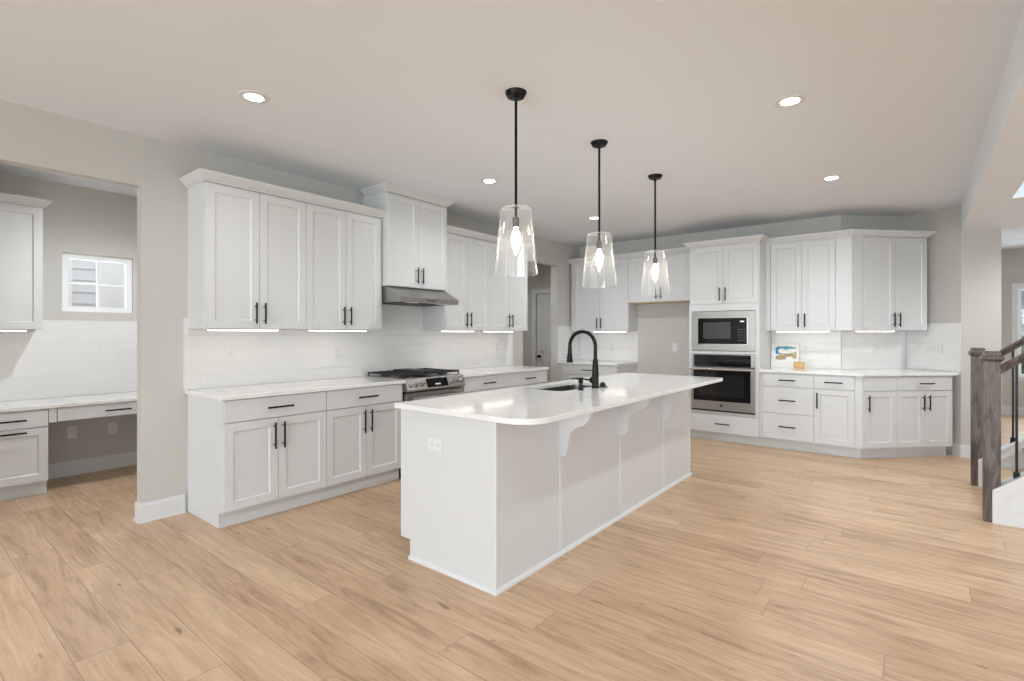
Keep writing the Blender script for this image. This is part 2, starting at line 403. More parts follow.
# outdoors
NYW = (1.605, 1.652, 1.918, 2.211, 2.302)
o = struct('ground', MB().box(-60, 60, -60, 80, -.6, -.5), 'grass')
NY = [v_-1.0 for v_ in NYW]
nb = thing('neighbor_house', 'pale grey lap sided house close outside the small nook window', 'house', (-4.6, 1.0, -.5))
s1 = MB(); s2 = MB()
for k in range(40):
    z = k*.16
    s1.prism([(0, z), (.022, z), (.004, z+.16), (0, z+.16)], NY[1]+.001, NY[2]-.001, 'y')
    s2.prism([(-.9, z), (-.878, z), (-.896, z+.16), (-.9, z+.16)], NY[3]+.001, NY[4]-.001, 'y')
obj('siding', s1, 'siding', nb); obj('siding', s2, 'siding', nb)
obj('wall', MB().box(-4, -.001, NY[0]-4, NY[2], 0, 6.4).box(-4, -.901, NY[2]-.001, NY[4]+3, 0, 6.4), 'vinyl', nb)
obj('corner_board', MB().box(-.1, .03, NY[2], NY[3]-.12, 0, 6.4), 'vinyl', nb)
obj('window_casing', MB().box(0, .035, NY[0], NY[1], 0, 6.4), 'vinyl', nb)
hb = thing('neighbor_house', 'house with dark bluish roof outside the far window', 'house', (5.0, 26, -.5))
obj('wall', MB().box(-5, 6, 0, 6, 0, 2.5), 'siding', hb)
obj('roof', MB().prism([(-.6, 2.4), (3, 4.2), (6.6, 2.4)], -5.4, 6.4, 'x'), 'roofing', hb)
def bush(x, y, r, label):
    mb = MB()
    for k in range(60):
        a = random.uniform(0, 2*PI); q = random.uniform(0, 1)**.5*r; z = random.uniform(.15, 1)*r*1.25; s_ = r*random.uniform(.16, .3)
        mt = Matrix.Translation((q*math.cos(a)*(1-.35*z/r/1.25), q*math.sin(a), z)) @ Matrix.Scale(s_, 4)
        bmesh.ops.create_icosphere(mb.bm, subdivisions=1, radius=1, matrix=mt)
    o = obj('shrub', mb, 'leaf', loc=(x, y, -.5)); tag(o, label, 'shrub')
bush(6.6, 16.5, 1.25, 'dark green shrub outside the far window')

# ------------------------------------------------------------ cabinet building
def pull(parent, cx, cz, y, vertical, L_=.19):
    mb = MB(); h = L_/2
    if vertical:
        mb.tube([(cx, y-.032, cz-h), (cx, y-.032, cz+h)], .0070, 10)
        for s_ in (-1, 1): mb.tube([(cx, y, cz+s_*(h-.028)), (cx, y-.030, cz+s_*(h-.028))], .0045, 8)
    else:
        mb.tube([(cx-h, y-.032, cz), (cx+h, y-.032, cz)], .0070, 10)
        for s_ in (-1, 1): mb.tube([(cx+s_*(h-.028), y, cz), (cx+s_*(h-.028), y-.030, cz)], .0045, 8)
    return obj('handle', mb, 'black', parent, smooth=True)
def shaker(parent, x0, x1, z0, z1, y, side, hz, hl=.19, rail=.058, name='door', m='cab'):
    """door front face at y-.02; side L/R = which edge carries the pull; hz = pull centre height"""
    mb = MB(); f = y-.02
    mb.box(x0, x0+rail, f, y, z0, z1).box(x1-rail, x1, f, y, z0, z1).box(x0+rail, x1-rail, f, y, z0, z0+rail).box(x0+rail, x1-rail, f, y, z1-rail, z1)
    # small sloped bead down to the recessed panel
    a0, a1, c0, c1 = x0+rail, x1-rail, z0+rail, z1-rail; b = .008
    for q in (((a0, f+.002, c0), (a0+b, f+.009, c0+b), (a1-b, f+.009, c0+b), (a1, f+.002, c0)), ((a0, f+.002, c1), (a1, f+.002, c1), (a1-b, f+.009, c1-b), (a0+b, f+.009, c1-b)),
              ((a0, f+.002, c0), (a0, f+.002, c1), (a0+b, f+.009, c1-b), (a0+b, f+.009, c0+b)), ((a1, f+.002, c0), (a1-b, f+.009, c0+b), (a1-b, f+.009, c1-b), (a1, f+.002, c1))):
        mb.bm.faces.new([mb.bm.verts.new(v_) for v_ in q])
    mb.box(a0, a1, f+.009, y-.003, c0, c1)
    d = obj(name, mb, m, parent)
    if side: pull(d, x0+.032 if side == 'L' else x1-.032, hz, f, True, hl)
    return d
def slab(parent, x0, x1, z0, z1, y, handle=True, hl=.19, hx=None):
    d = obj('drawer', MB().box(x0, x1, y-.02, y, z0, z1), 'cab', parent, bevel=.002)
    if handle: pull(d, (x0+x1)/2 if hx is None else hx, (z0+z1)/2, y-.02, False, hl)
    return d
G = .0018
def base_cabinet(F, x0, x1, layout, label, poly=None, toe=None, D=.61, top=.884, zs=(.728, .722), end_l=False, end_r=False, hl=.19, group=None):
    loc = F.w(x0, 0); r = thing('base_cabinet', label, 'cabinet', loc, F.r, group); w = x1-x0
    c = MB()
    if poly: c.prism(poly, .112, top-.001)
    else: c.box(0, w, -D, -.001, .112, top-.001)
    obj('carcass', c, 'cab', r)
    t = MB()
    if toe: t.prism(toe, 0, .112)
    else: t.box(.018 if end_l else 0, w-(.018 if end_r else 0), -D+.055, -.05, 0, .112)
    if end_l: t.box(0, .018, -D+.055, -.001, 0, .112)
    if end_r: t.box(w-.018, w, -D+.055, -.001, 0, .112)
    obj('toe_kick', t, 'cab', r)
    for it in layout:
        k = it[0]
        if k == 'drawer': slab(r, it[1]+G, it[2]-G, it[3], it[4], -D, it[5] if len(it) > 5 else True, hl, it[6] if len(it) > 6 else None)
        elif k == 'door': shaker(r, it[1]+G, it[2]-G, it[3], it[4], -D, it[5], it[4]-.125, hl)
    return r
CP = [(0, 2.425), (.008, 2.425), (.010, 2.436), (.020, 2.440), (.050, 2.474), (.055, 2.477), (.055, 2.492), (0, 2.492)]
def crown(parent, path, dz=0, pre=None, post=None, prof=None):
    return obj('crown_molding', MB().sweep(path, [(a, z+dz) for a, z in (prof or CP)], pre, post), 'cab', parent)
def upper_cabinet(F, x0, x1, doors, label, z0=1.372, z1=2.438, D=.305, crown_path=None, cpre=None, cpost=None, poly=None, group=None, hl=.16, dz=0, ztop=None):
    r = thing('upper_cabinet', label, 'cabinet', F.w(x0, 0, z0), F.r, group); w = x1-x0; H = z1-z0
    c = MB()
    if poly: c.prism(poly, 0, H)
    else: c.box(0, w, -D, -.001, 0, H)
    obj('carcass', c, 'cab', r)
    dt = (ztop if ztop else z1-.02)-z0
    for a, b, s_ in doors: shaker(r, a+G, b-G, .004, dt, -D, s_, .03+hl/2+.01, hl)
    if crown_path: crown(r, crown_path, dz-z0, cpre, cpost)
    return r
def light_bar(F, x0, x1, y, z, label):
    r = thing('under_cabinet_light', label, 'light', F.w(x0, y, z), F.r)
    obj('housing', MB().box(0, x1-x0, -.018, .018, -.008, 0), 'trim', r)
    obj('lens', MB().box(.01, x1-x0-.01, -.014, .014, -.014, -.008), 'bar', r)

# --- left run
Y0, Y1, Y2, Y3, Y4 = 1.469, 2.235, 3.012, 3.784, 5.293
dz_, dd_ = (.728, .878), (.125, .722)
base_cabinet(FL, Y0, Y1, [('drawer', 0.004, Y1-Y0, *dz_), ('door', .004, .377, *dd_, 'R'), ('door', .377, Y1-Y0, *dd_, 'L')],
             'white base cabinet at the near end of the left run, with finished side panel', end_l=True)
base_cabinet(FL, Y1, Y2, [('drawer', 0, .752, *dz_), ('door', 0, .376, *dd_, 'R'), ('door', .376, .752, *dd_, 'L')],
             'white base cabinet with one drawer over two doors immediately left of the range', end_r=True)
Ym = (Y3+Y4)/2
base_cabinet(FL, Y3, Ym, [('drawer', .01, Ym-Y3, *dz_), ('door', .01, .377, *dd_, 'R'), ('door', .377, Ym-Y3, *dd_, 'L')],
             'white base cabinet immediately right of the range, mostly hidden by the island', end_l=True)
base_cabinet(FL, Ym, Y4, [('drawer', 0, Y4-Ym, *dz_), ('door', 0, .377, *dd_, 'R'), ('door', .377, Y4-Ym, *dd_, 'L')],
             'white base cabinet at the far end of the left run, by the hall opening', end_r=True)
def counter(F, poly, label, z0=.884, z1=.914, name='countertop'):
    o = obj(name, MB().prism(poly, z0, z1), 'quartz', loc=F.w(0, 0), rotz=F.r, bevel=.003); return tag(o, label, 'countertop')
counter(FL, [(Y0-.02, -.001), (Y0-.02, -.648), (Y2+.004, -.648), (Y2+.004, -.001)], 'white quartz countertop on the left run between the desk opening and the range')
counter(FL, [(Y3-.004, -.001), (Y3-.004, -.648), (Y4+.02, -.648), (Y4+.02, -.001)], 'white quartz countertop right of the range, ending at the hall opening')
def splash(F, x0, x1, z0, z1, label, t=.01, edge=''):
    mb = MB().box(0, x1-x0, -t, -.0005, 0, z1-z0)
    o = obj('tile_backsplash', mb, 'tile', loc=F.w(x0, 0, z0), rotz=F.r); tag(o, label, 'backsplash')
    if edge:
        e = MB()
        if 'l' in edge: e.box(-.008, .0, -t-.002, -.0005, 0, z1-z0+.008)
        if 'r' in edge: e.box(x1-x0, x1-x0+.008, -t-.002, -.0005, 0, z1-z0+.008)
        if 't' in edge: e.box(0, x1-x0, -t-.002, -.0005, z1-z0, z1-z0+.008)
        obj('edge_trim', e, 'plate', o)
    return o
ZS = 1.445
UC = 1.371
sp = MB().box(0, Y4+.09-Y0+.02, -.01, -.0005, 0, .456)
sp.box(Y2-Y0+.02, Y3-Y0+.02, -.01, -.0005, .456, .72).box(0, .02, -.01, -.0005, .456, .53).box(Y4-Y0+.022, Y4+.09-Y0+.02, -.01, -.0005, .456, .53)
sp.box(Y2-Y0+.02+.006, Y3-Y0+.02-.006, -.01, -.0005, -.25, 0)
o = obj('tile_backsplash', sp, 'tile', loc=FL.w(Y0-.02, 0, .915), rotz=FL.r); tag(o, 'glossy white subway tile backsplash along the left run and behind the range', 'backsplash')
obj('edge_trim', MB().box(-.008, 0, -.012, -.0005, 0, .538).box(0, .018, -.012, -.0005, .53, .538), 'plate', o)

# uppers left
w1 = Y1-.003-Y0
e = .055
upper_cabinet(FL, Y0, Y1, [(.004, .383, 'R'), (.383, Y1-Y0, 'L')], 'tall white upper cabinet at the near left end, nearest the desk opening', group=None,
              crown_path=[(0, -.001), (0, -.325), (Y1-Y0, -.325)])
upper_cabinet(FL, Y1, Y2, [(0, .377, 'R'), (.377, .756, 'L')], 'tall white upper cabinet just left of the range hood cabinet', crown_path=[(0, -.325), (Y2-Y1-.001, -.325)])
# hood cabinet
r = upper_cabinet(FL, Y2+.001, Y3-.001, [(0, .385, 'R'), (.385, .77, 'L')], 'short deep white upper cabinet over the range hood, rising to the ceiling', z0=1.79, z1=2.69, D=.37, ztop=2.665)
crown(r, [(0, -.04), (0, -.39), (.77, -.39), (.77, -.04)], 0, prof=[(a, z-2.425+2.672-1.79) for a, z in CP])
upper_cabinet(FL, Y3, Ym, [(.02, .385, 'R'), (.385, Ym-Y3, 'L')], 'tall white upper cabinet just right of the range hood', crown_path=[(.001, -.325), (Ym-Y3, -.325)])
upper_cabinet(FL, Ym, Y4, [(0, .377, 'R'), (.377, Y4-Ym, 'L')], 'tall white upper cabinet on the left run beside the hall opening', crown_path=[(0, -.325), (Y4-Ym, -.325), (Y4-Ym, -.001)])
light_bar(FL, 1.50, 2.03, -.27, UC, 'under cabinet light bar below the near left upper cabinet')
light_bar(FL, 2.29, 2.86, -.27, UC, 'under cabinet light bar below the upper cabinet left of the hood')
light_bar(FL, 3.82, 4.33, -.27, UC, 'under cabinet light bar below the upper cabinet right of the hood')
light_bar(FL, 4.50, 5.05, -.27, UC, 'under cabinet light bar below the far upper cabinet by the hall')

# --- range hood
rh = thing('range_hood', 'stainless under-cabinet range hood above the gas range', 'range hood', (0, Y2+.006, 1.635))
wy = Y3-Y2-.012
obj('hood_body', MB().prism([(.012, 0), (.565, 0), (.57, .045), (.37, .15), (.012, .15)], 0, wy, 'y'), 'steel', rh, bevel=.002)
obj('filter', MB().box(.08, .48, .05, wy/2-.01, -.004, 0).box(.08, .48, wy/2+.01, wy-.05, -.004, 0), 'iron', rh)
cpn = MB()
for k in range(5): cpn.lathe([(.008, 0), (.008, .004)], (.4, .30+k*.035, 0), 10, 'z')
bt = MB()
for k in range(4): bt.box(.5695, .573, .33+k*.03, .345+k*.03, .016, .028)
obj('control_button', bt, 'black', rh)
for q_ in (.12, wy-.26): obj('hood_lamp', MB().box(.49, .53, q_, q_+.14, -.005, 0), 'plate', rh)
cpn.bm.free()

# --- range (slide-in gas range)
RX = .66
rg = thing('gas_range', 'stainless slide-in gas range with black grates in the left run', 'range', (0, Y2+.008, 0))
wr2 = Y3-Y2-.016
obj('range_body', MB().box(.02, .60, .0, wr2, .05, .905), 'iron', rg)
obj('cooktop', MB().box(.03, .62, .0, wr2, .905, .920), 'steel', rg, bevel=.003)
cp = MB().prism([(.60, .80), (.665, .80), (.672, .815), (.635, .915), (.60, .915)], 0, wr2, 'y'); obj('control_panel', cp, 'steel', rg, bevel=.002)
nrm = Vector((.10, 0, .037)).normalized()
def on_panel(t, off=0):   # t 0..1 up the slanted face
    return Vector((.672-.037*t, 0, .815+.10*t)) + nrm*off
for yy in (.055, .122, .189, .572, .638, .704):
    kb = MB(); p0 = on_panel(.45, 0); p1 = on_panel(.45, .012); p2 = on_panel(.45, .035)
    kb.tube([(p0.x, yy, p0.z), (p1.x, yy, p1.z), (p1.x, yy, p1.z), (p2.x, yy, p2.z)], [.026, .026, .020, .018], 16)
    k_ = obj('knob', kb, 'chrome', rg, smooth=True)
    q0 = on_panel(.45, .034); q1 = on_panel(.45, .039)
    obj('grip', MB().tube([(q0.x, yy, q0.z), (q1.x, yy, q1.z)], [.007, .006], 8), 'black', k_)
dsp = MB(); a = on_panel(.1, .001); b_ = on_panel(.92, .001); c_ = on_panel(.92, .004); d_ = on_panel(.1, .004)
dsp.prism([(a.x, a.z), (b_.x, b_.z), (c_.x, c_.z), (d_.x, d_.z)], .245, .515, 'y'); dsp = obj('display', dsp, 'bglass', rg)
dg = MB()
for k in range(4):
    a = on_panel(.30, .0042); b_ = on_panel(.42, .0042); c_ = on_panel(.42, .0048); d_ = on_panel(.30, .0048)
    dg.prism([(a.x, a.z), (b_.x, b_.z), (c_.x, c_.z), (d_.x, d_.z)], .350+k*.017, .360+k*.017, 'y')
obj('digits', dg, mat('display_digit', (.8, .9, 1), .5, emit=(.8, .9, 1), es=.35), dsp)
od = obj('oven_door', MB().box(.60, .652, .004, wr2-.004, .20, .785), 'steel', rg, bevel=.003)
obj('window_glass', MB().box(.652, .655, .12, wr2-.12, .36, .64), 'bglass', od)
hn = MB().tube([(.705, .04, .735), (.705, wr2-.04, .735)], .012, 12)
for yy in (.07, wr2-.07): hn.tube([(.65, yy, .735), (.705, yy, .735)], .009, 8)
obj('handle', hn, 'steel', od, smooth=True)
obj('storage_drawer', MB().box(.60, .645, .004, wr2-.004, .06, .19), 'steel', rg, bevel=.003)
# burners and grates
for i, (bx, by) in enumerate(((.18, .13), (.46, .13), (.32, .378), (.18, .626), (.46, .626))):
    obj('burner', MB().lathe([(.05, .920), (.05, .930), (.035, .934), (.035, .942), (0, .943)], (bx, by, 0), 18), 'iron', rg, smooth=True)
for gi, (ya, yb) in enumerate(((.008, .250), (.254, .502), (.506, .748))):
    g = MB(); z0, z1 = .944, .958; t = .011
    for xx in (.06, .225, .405, .585): g.box(xx-t/2, xx+t/2, ya, yb, z0, z1)
    for yy in (ya+t/2, (ya+yb)/2-.045, (ya+yb)/2+.045, yb-t/2): g.box(.055, .59, yy-t/2, yy+t/2, z0, z1+.002)
    for xx in (.06, .585):
        for yy in (ya+t, yb-t): g.box(xx-t/2, xx+t/2, yy-t/2, yy+t/2, .92, z0)
    if gi == 1: g.box(.10, .56, ya+.03, yb-.03, z1, z1+.014)     # flat griddle on the centre grate
    obj('grate', g, 'iron', rg, bevel=.002, seg=1)

# --- desk nook
base_cabinet(FN, .44, .90, [('drawer', 0, .46, .57, .702), ('drawer', 0, .46, .125, .562, False)], 'low white drawer cabinet supporting the left end of the nook desk', D=.585, top=.715, end_r=True)
dn = [o for o in COL.objects if o.name.startswith('base_cabinet')][-1]
for ch in list(dn.children):
    if ch.name.startswith('drawer') and len(ch.children) == 0:
        bpy.data.objects.remove(ch)
q = shaker(dn, G, .46-G, .125, .562, -.585, None, .5, name='drawer'); pull(q, .23, .535, -.605, False, .19)
dk = thing('desk_drawer_unit', 'white pencil drawer under the nook desktop above the knee space', 'drawer', FN.w(.902, 0, 0), FN.r)
obj('apron', MB().box(0, .975, -.585, -.56, .595, .714).box(0, .05, -.603, -.585, .595, .714), 'cab', dk)
slab(dk, .055, .94, .598, .710, -.585, True, .19, hx=.465)
counter(FN, [(.42, -.001), (.42, -.615), (1.878, -.615), (1.878, -.001)], 'white quartz desktop in the nook, lower than the kitchen counters', .715, .745)
splash(FN, .30, 1.878, .746, 1.452, 'white subway tile backsplash behind the nook desk below the small window', edge='t')
upper_cabinet(FN, .30, .91, [(0, .61, None)], 'white upper cabinet at the left edge of the photo in the desk nook', crown_path=[(0, -.325), (.61, -.325), (.61, -.001)])
light_bar(FN, .34, .82, -.27, UC, 'under cabinet light bar in the desk nook')

# --- back run
F_ = -.61
base_cabinet(FB, .002, .985, [('drawer', .06, .983, *dz_), ('door', .06, .52, *dd_, 'R'), ('door', .52, .983, *dd_, 'L')],
             'white base cabinet in the back left corner beside the refrigerator alcove', end_r=True)
counter(FB, [(.001, -.001), (.001, -.648), (1.0, -.648), (1.0, -.001)], 'small white quartz countertop in the back left corner')
splash(FB, .0102, 1.003, .915, 1.371, 'white tile backsplash on the back wall of the left corner counter', edge='r')
FLs = Frame(0, 0, PI/2)
splash(FL, 6.50, YB-.0105, .915, ZS, 'white tile backsplash returning on the left wall at the back corner', edge='lt')
upper_cabinet(FB, .03, 1.006, [(.05, .509, 'R'), (.509, .975, 'L')], 'tall white upper cabinet in the back left corner', crown_path=[(-.03, -.325), (.976, -.325)])
light_bar(FB, .40, .95, -.27, UC, 'under cabinet light bar below the back left corner upper cabinet')
XF, XO = 1.9985, 2.8266
r = upper_cabinet(FB, 1.007, XF-.001, [(0, .46, 'R'), (.46, .99, 'L')], 'short white cabinet over the empty refrigerator alcove', z0=1.785, crown_path=[(0, -.325), (.9905, -.325)])
obj('underside_panel', MB().box(.004, .986, -.318, -.004, -.012, 0), 'maple', r, loc=(0, 0, 0))
# oven tower
tw = thing('oven_tower_cabinet', 'tall white cabinet tower housing the microwave and wall oven', 'cabinet', FB.w(XF, 0, 0), 0)
w = XO-XF
mwz = (1.125, 1.61); ovz = (.375, 1.085); dzr = (.115, .335)
c = MB(); D = .61
c.box(0, .02, -D, -.001, .112, 2.438).box(w-.02, w, -D, -.001, .112, 2.438).box(.02, w-.02, -.04, -.001, .112, 2.438)
for z0, z1 in ((.112, .36), (1.092, 1.118), (1.62, 2.438)): c.box(.02, w-.02, -D, -.04, z0, z1)
obj('carcass', c, 'cab', tw)
obj('face_frame', MB().box(0, .042, -D-.018, -D, .345, 1.70).box(w-.045, w, -D-.018, -D, .345, 1.70).box(.042, w-.045, -D-.018, -D, 1.616, 1.70).box(.042, w-.045, -D-.018, -D, 1.088, 1.121).box(.042, w-.045, -D-.018, -D, .345, .372), 'cab', tw)
obj('toe_kick', MB().box(0, w, -D+.055, -.05, 0, .112), 'cab', tw)
shaker(tw, .012, w/2-G, 1.705, 2.418, -D, 'R', 1.705+.115, .16); shaker(tw, w/2+G, w-.012, 1.705, 2.418, -D, 'L', 1.705+.115, .16)
slab(tw, .004, w-.004, *dzr, -D, True, .17)
crown(tw, [(0, -.33), (0, -.63), (w, -.63), (w, -.33)])
ox, fy = XF, YB-.63
mw = thing('microwave', 'built-in microwave in a wide stainless trim frame above the wall oven', 'microwave', (XF+.036, fy, mwz[0]))
mwW = w-.080; mh = mwz[1]-mwz[0]
obj('body', MB().box(.03, mwW-.03, .02, .45, .02, mh-.02), 'iron', mw)
t1, t2, tb = .075, .075, .075
tf = MB().box(0, t1, -.012, .0, 0, mh).box(mwW-t2, mwW, -.012, 0, 0, mh).box(t1, mwW-t2, -.012, 0, 0, tb).box(t1, mwW-t2, -.012, 0, mh-tb, mh)
obj('trim_frame', tf, 'steel', mw, bevel=.002)
obj('inner_frame', MB().box(t1, t1+.008, -.02, .0, tb, mh-tb).box(mwW-t2-.014, mwW-t2, -.022, 0, tb, mh-tb).box(t1, mwW-t2, -.02, 0, tb, tb+.008).box(t1, mwW-t2, -.02, 0, mh-tb-.008, mh-tb), 'chrome', mw)
dd = obj('door', MB().box(t1+.008, mwW-t2-.13, -.018, .02, tb+.008, mh-tb-.008), 'bglass', mw)
obj('window', MB().box(t1+.07, mwW-t2-.20, -.0195, -.018, tb+.075, mh-tb-.06), mat('microwave_mesh', (.05, .05, .05), .12), dd)
cpn = obj('control_panel', MB().box(mwW-t2-.128, mwW-t2-.014, -.018, .02, tb+.008, mh-tb-.008), 'bglass', mw)
bt = MB()
for i in range(3):
    for j in range(5): bt.box(mwW-t2-.112+i*.03, mwW-t2-.094+i*.03, -.0192, -.018, tb+.05+j*.032, tb+.064+j*.032)
obj('button', bt, mat('button_grey', (.06, .06, .06), .4), cpn)
obj('display', MB().box(mwW-t2-.09, mwW-t2-.045, -.0192, -.018, mh-tb-.06, mh-tb-.045), mat('clock_display', (.7, .8, .9), .4, emit=(.8, .9, 1), es=.4), cpn)
# wall oven
ov = thing('wall_oven', 'stainless wall oven with black glass door below the microwave', 'oven', (XF+.036, fy, ovz[0]))
oh = ovz[1]-ovz[0]
obj('body', MB().box(.03, mwW-.03, .02, .5, .02, oh-.01), 'iron', ov)
cf = obj('control_panel', MB().box(0, mwW, -.014, .0, oh-.155, oh), 'steel', ov, bevel=.002)
obj('control_glass', MB().box(.03, mwW-.045, -.017, -.014, oh-.152, oh-.01), 'bglass', cf)
od = obj('oven_door', MB().box(0, mwW, -.032, 0, .02, oh-.165), 'steel', ov, bevel=.003)
obj('window_glass', MB().box(.03, mwW-.045, -.0345, -.032, .13, oh-.185), 'bglass', od)
obj('inner_window', MB().box(.10, mwW-.115, -.0352, -.0345, .19, oh-.245), 'window_glass', od)
hn = MB().tube([(-.005, -.085, oh-.185), (mwW+.0, -.085, oh-.185)], .013, 14)
for xx in (.03, mwW-.03): hn.tube([(xx, -.03, oh-.19), (xx, -.085, oh-.185)], .011, 10)
obj('handle', hn, 'chrome', od, smooth=True)
em = MB().lathe([(.018, 0), (.018, -.003), (.0145, -.003), (.0145, -.0015)], (mwW/2-.005, -.032, .078), 24, 'y')
eo = obj('emblem', em, 'dark', od)
sw = MB()
def arc(cx, cz, r, a0, a1, n=10): return [(cx+r*math.cos(a0+(a1-a0)*k/n), -.0345, cz+r*math.sin(a0+(a1-a0)*k/n)) for k in range(n+1)]
sw.tube(arc(mwW/2-.0105, .078, .0045, .6, 5.6), .0009, 6); sw.tube(arc(mwW/2+.001, .0805, .003, .3, 3.9), .0009, 6); sw.tube(arc(mwW/2+.001, .0755, .0032, 2.2, 6.0), .0009, 6)
obj('emblem_script', sw, 'chrome', eo)
obj('vent_grille', MB().box(.0, mwW, -.02, .0, .0, .018), 'iron', ov)

# drawers + door base right of the tower, angled base
XR, XD = 3.383, 3.760
base_cabinet(FB, XO+.001, XR, [('drawer', .03, XR-XO, *dz_), ('drawer', .03, XR-XO, .421, .722), ('drawer', .03, XR-XO, .125, .415)],
             'white base cabinet with three stacked drawers just right of the oven tower', hl=.17)
xm = XC+.61*TAN; xt = XC+.555*TAN
base_cabinet(FB, XR, XD, [('drawer', 0, XD-XR, *dz_), ('door', 0, XD-XR, *dd_, 'L')], 'narrow white base cabinet with one drawer over one door, left of the angled corner', hl=.17,
             poly=[(0, -.001), (0, -.61), (xm-XR-.0005, -.61), (XC-XR, -.001)], toe=[(0, -.05), (0, -.555), (xt-XR, -.555), (XC-XR, -.05)])
XA, XB = .129, .789
base_cabinet(FD, -.245, XA, [('drawer', 0, XA+.245, *dz_, False), ('door', 0, XA+.245, *dd_, 'L')], 'narrow white base cabinet with single door just right of the angled corner', hl=.17,
             poly=[(.245, -.001), (-.61*TAN+.245+.0005, -.61), (XA+.245, -.61), (XA+.245, -.001)], toe=[(.245, -.05), (-.555*TAN+.245, -.555), (XA+.245, -.555), (XA+.245, -.05)])
base_cabinet(FD, XA, XB, [('drawer', 0, XB-XA, *dz_), ('door', 0, .33, *dd_, 'R'), ('door', .33, XB-XA, *dd_, 'L')], 'white two-door base cabinet at the right end of the angled run', hl=.17, end_r=False)
k1 = FD.w(0, -.648); kk = .648*TAN
wcx, wcy = FB.l(*D45(.85, -.001)[:2]); 
pl = [(XO+.001, -.001), (XO+.001, -.648), (XC+kk, -.648)] + [FB.l(*FD.w(a, b)[:2]) for a, b in ((.80, -.648), (.80, -.60), (.905, -.598), (.846, -.001), (.001, -.001))]
counter(FB, pl, 'white quartz countertop wrapping the angled corner right of the oven tower')
splash(FB, XO+.001, XC-.0, .915, UC, 'white tile backsplash on the back wall right of the oven tower')
splash(FD, .004, .840, .915, 1.371, 'white tile backsplash on the angled wall under the right upper cabinet')
FR = Frame(*D45(.85, 0)[:2], math.atan2(wr[1]-wc[1], wr[0]-wc[0]))
RL = math.hypot(wr[0]-wc[0], wr[1]-wc[1])
s_ = splash(FR, .011, RL-.01, .915, ZS, 'white tile backsplash on the short return wall at the far right', edge='rt')
xu = XC+.305*TAN
r = upper_cabinet(FB, XO+.001, XC, [(.055, .39, 'R'), (.39, .725, 'L')], 'tall white upper cabinet between the oven tower and the angled corner',
              poly=[(0, -.001), (0, -.305), (xu-XO-.002, -.305), (XC-XO-.002, -.001)], crown_path=[(0, -.325), (XC+.325*TAN-XO-.001, -.325)], cpost=(1, 1))
obj('filler', MB().prism([(.728, -.305), (.728, -.325), (XC+.325*TAN-XO-.001, -.325), (xu-XO-.001, -.305)], 0, 1.06), 'cab', r)
obj('filler', MB().box(0, .052, -.325, -.305, 0, 1.06), 'cab', r)
r = upper_cabinet(FD, 0, .80, [(.003, .40, 'R'), (.40, .797, 'L')], 'tall white upper cabinet on the angled wall at the far right',
              poly=[(0, -.001), (-.305*TAN+.001, -.305), (.80, -.305), (.80, -.001)], crown_path=[(-.325*TAN, -.325), (.80, -.325), (.80, -.001)], cpre=(1, -1))
obj('filler', MB().prism([(-.325*TAN+.001, -.325), (0.0, -.325), (0, -.305), (-.305*TAN+.001, -.305)], 0, 1.06), 'cab', r)
light_bar(FB, 2.93, 3.50, -.27, UC, 'under cabinet light bar right of the oven tower')
light_bar(FD, -.04, .44, -.27, UC, 'under cabinet light bar below the angled upper cabinet')

# ------------------------------------------------------------ island
IX, IY, IW, IL = 1.85, 1.99, .75, 2.83
isl = thing('kitchen_island', 'long white kitchen island base with corbels standing in the room centre', 'island', (IX, IY, 0))
c = MB().prism([(.02, .112), (.08, .112), (.08, 0), (IW-.006, 0), (IW-.006, .60), (.02, .60)], .018, IL-.018, 'y')
c.box(.02, IW-.006, .018, 1.09, .60, .883).box(.02, IW-.006, 1.92, IL-.018, .60, .883).box(.45, IW-.006, 1.09, 1.92, .60, .883)
c.box(.0202, .0208, 1.09, 1.92, .60, .883); obj('carcass', c, 'cab', isl)
for yy0, yy1 in ((0, .018), (IL-.018, IL)):
    obj('end_panel', MB().prism([(-.005, .112), (.08, .112), (.08, 0), (IW-.007, 0), (IW-.007, .883), (-.005, .883)], yy0, yy1, 'y'), 'cab', isl)
obj('back_panel', MB().box(IW-.006, IW, .012, IL-.012, 0, .883), 'cab', isl)
cbd = MB().box(IW-.012, IW+.004, -.004, .014, 0, .883).box(IW-.012, IW+.004, IL-.014, IL+.004, 0, .883)
obj('corner_bead', cbd, 'trim', isl, bevel=.002)
obj('shoe_molding', MB().sweep([(.08, 0), (IW, 0), (IW, IL), (.08, IL)], [(0, 0), (.017, 0), (.015, .012), (.008, .02), (0, .022)]), 'trim', isl)
CY = (2.595, 3.385, 4.187)
prof = [(0, .604), (.028, .598), (.043, .606), (.056, .632), (.062, .672), (.067, .710), (.080, .745), (.105, .772), (.140, .788), (.172, .800), (.198, .826), (.210, .860), (.213, .883), (0, .883)]
for cy in CY:
    y_ = cy-IY
    obj('corbel', MB().prism([(IW+.001+a, b) for a, b in prof], y_-.02, y_+.022, 'y'), 'trim', isl, bevel=.002)
    obj('batten', MB().box(IW, IW+.008, y_-.014, y_+.012, .02, .60), 'trim', isl)
    obj('corbel_backer', MB().box(IW, IW+.006, y_-.026, y_+.028, .595, .883), 'trim', isl)
xs = [.02, .62, 1.10, 1.90, IL-.02]
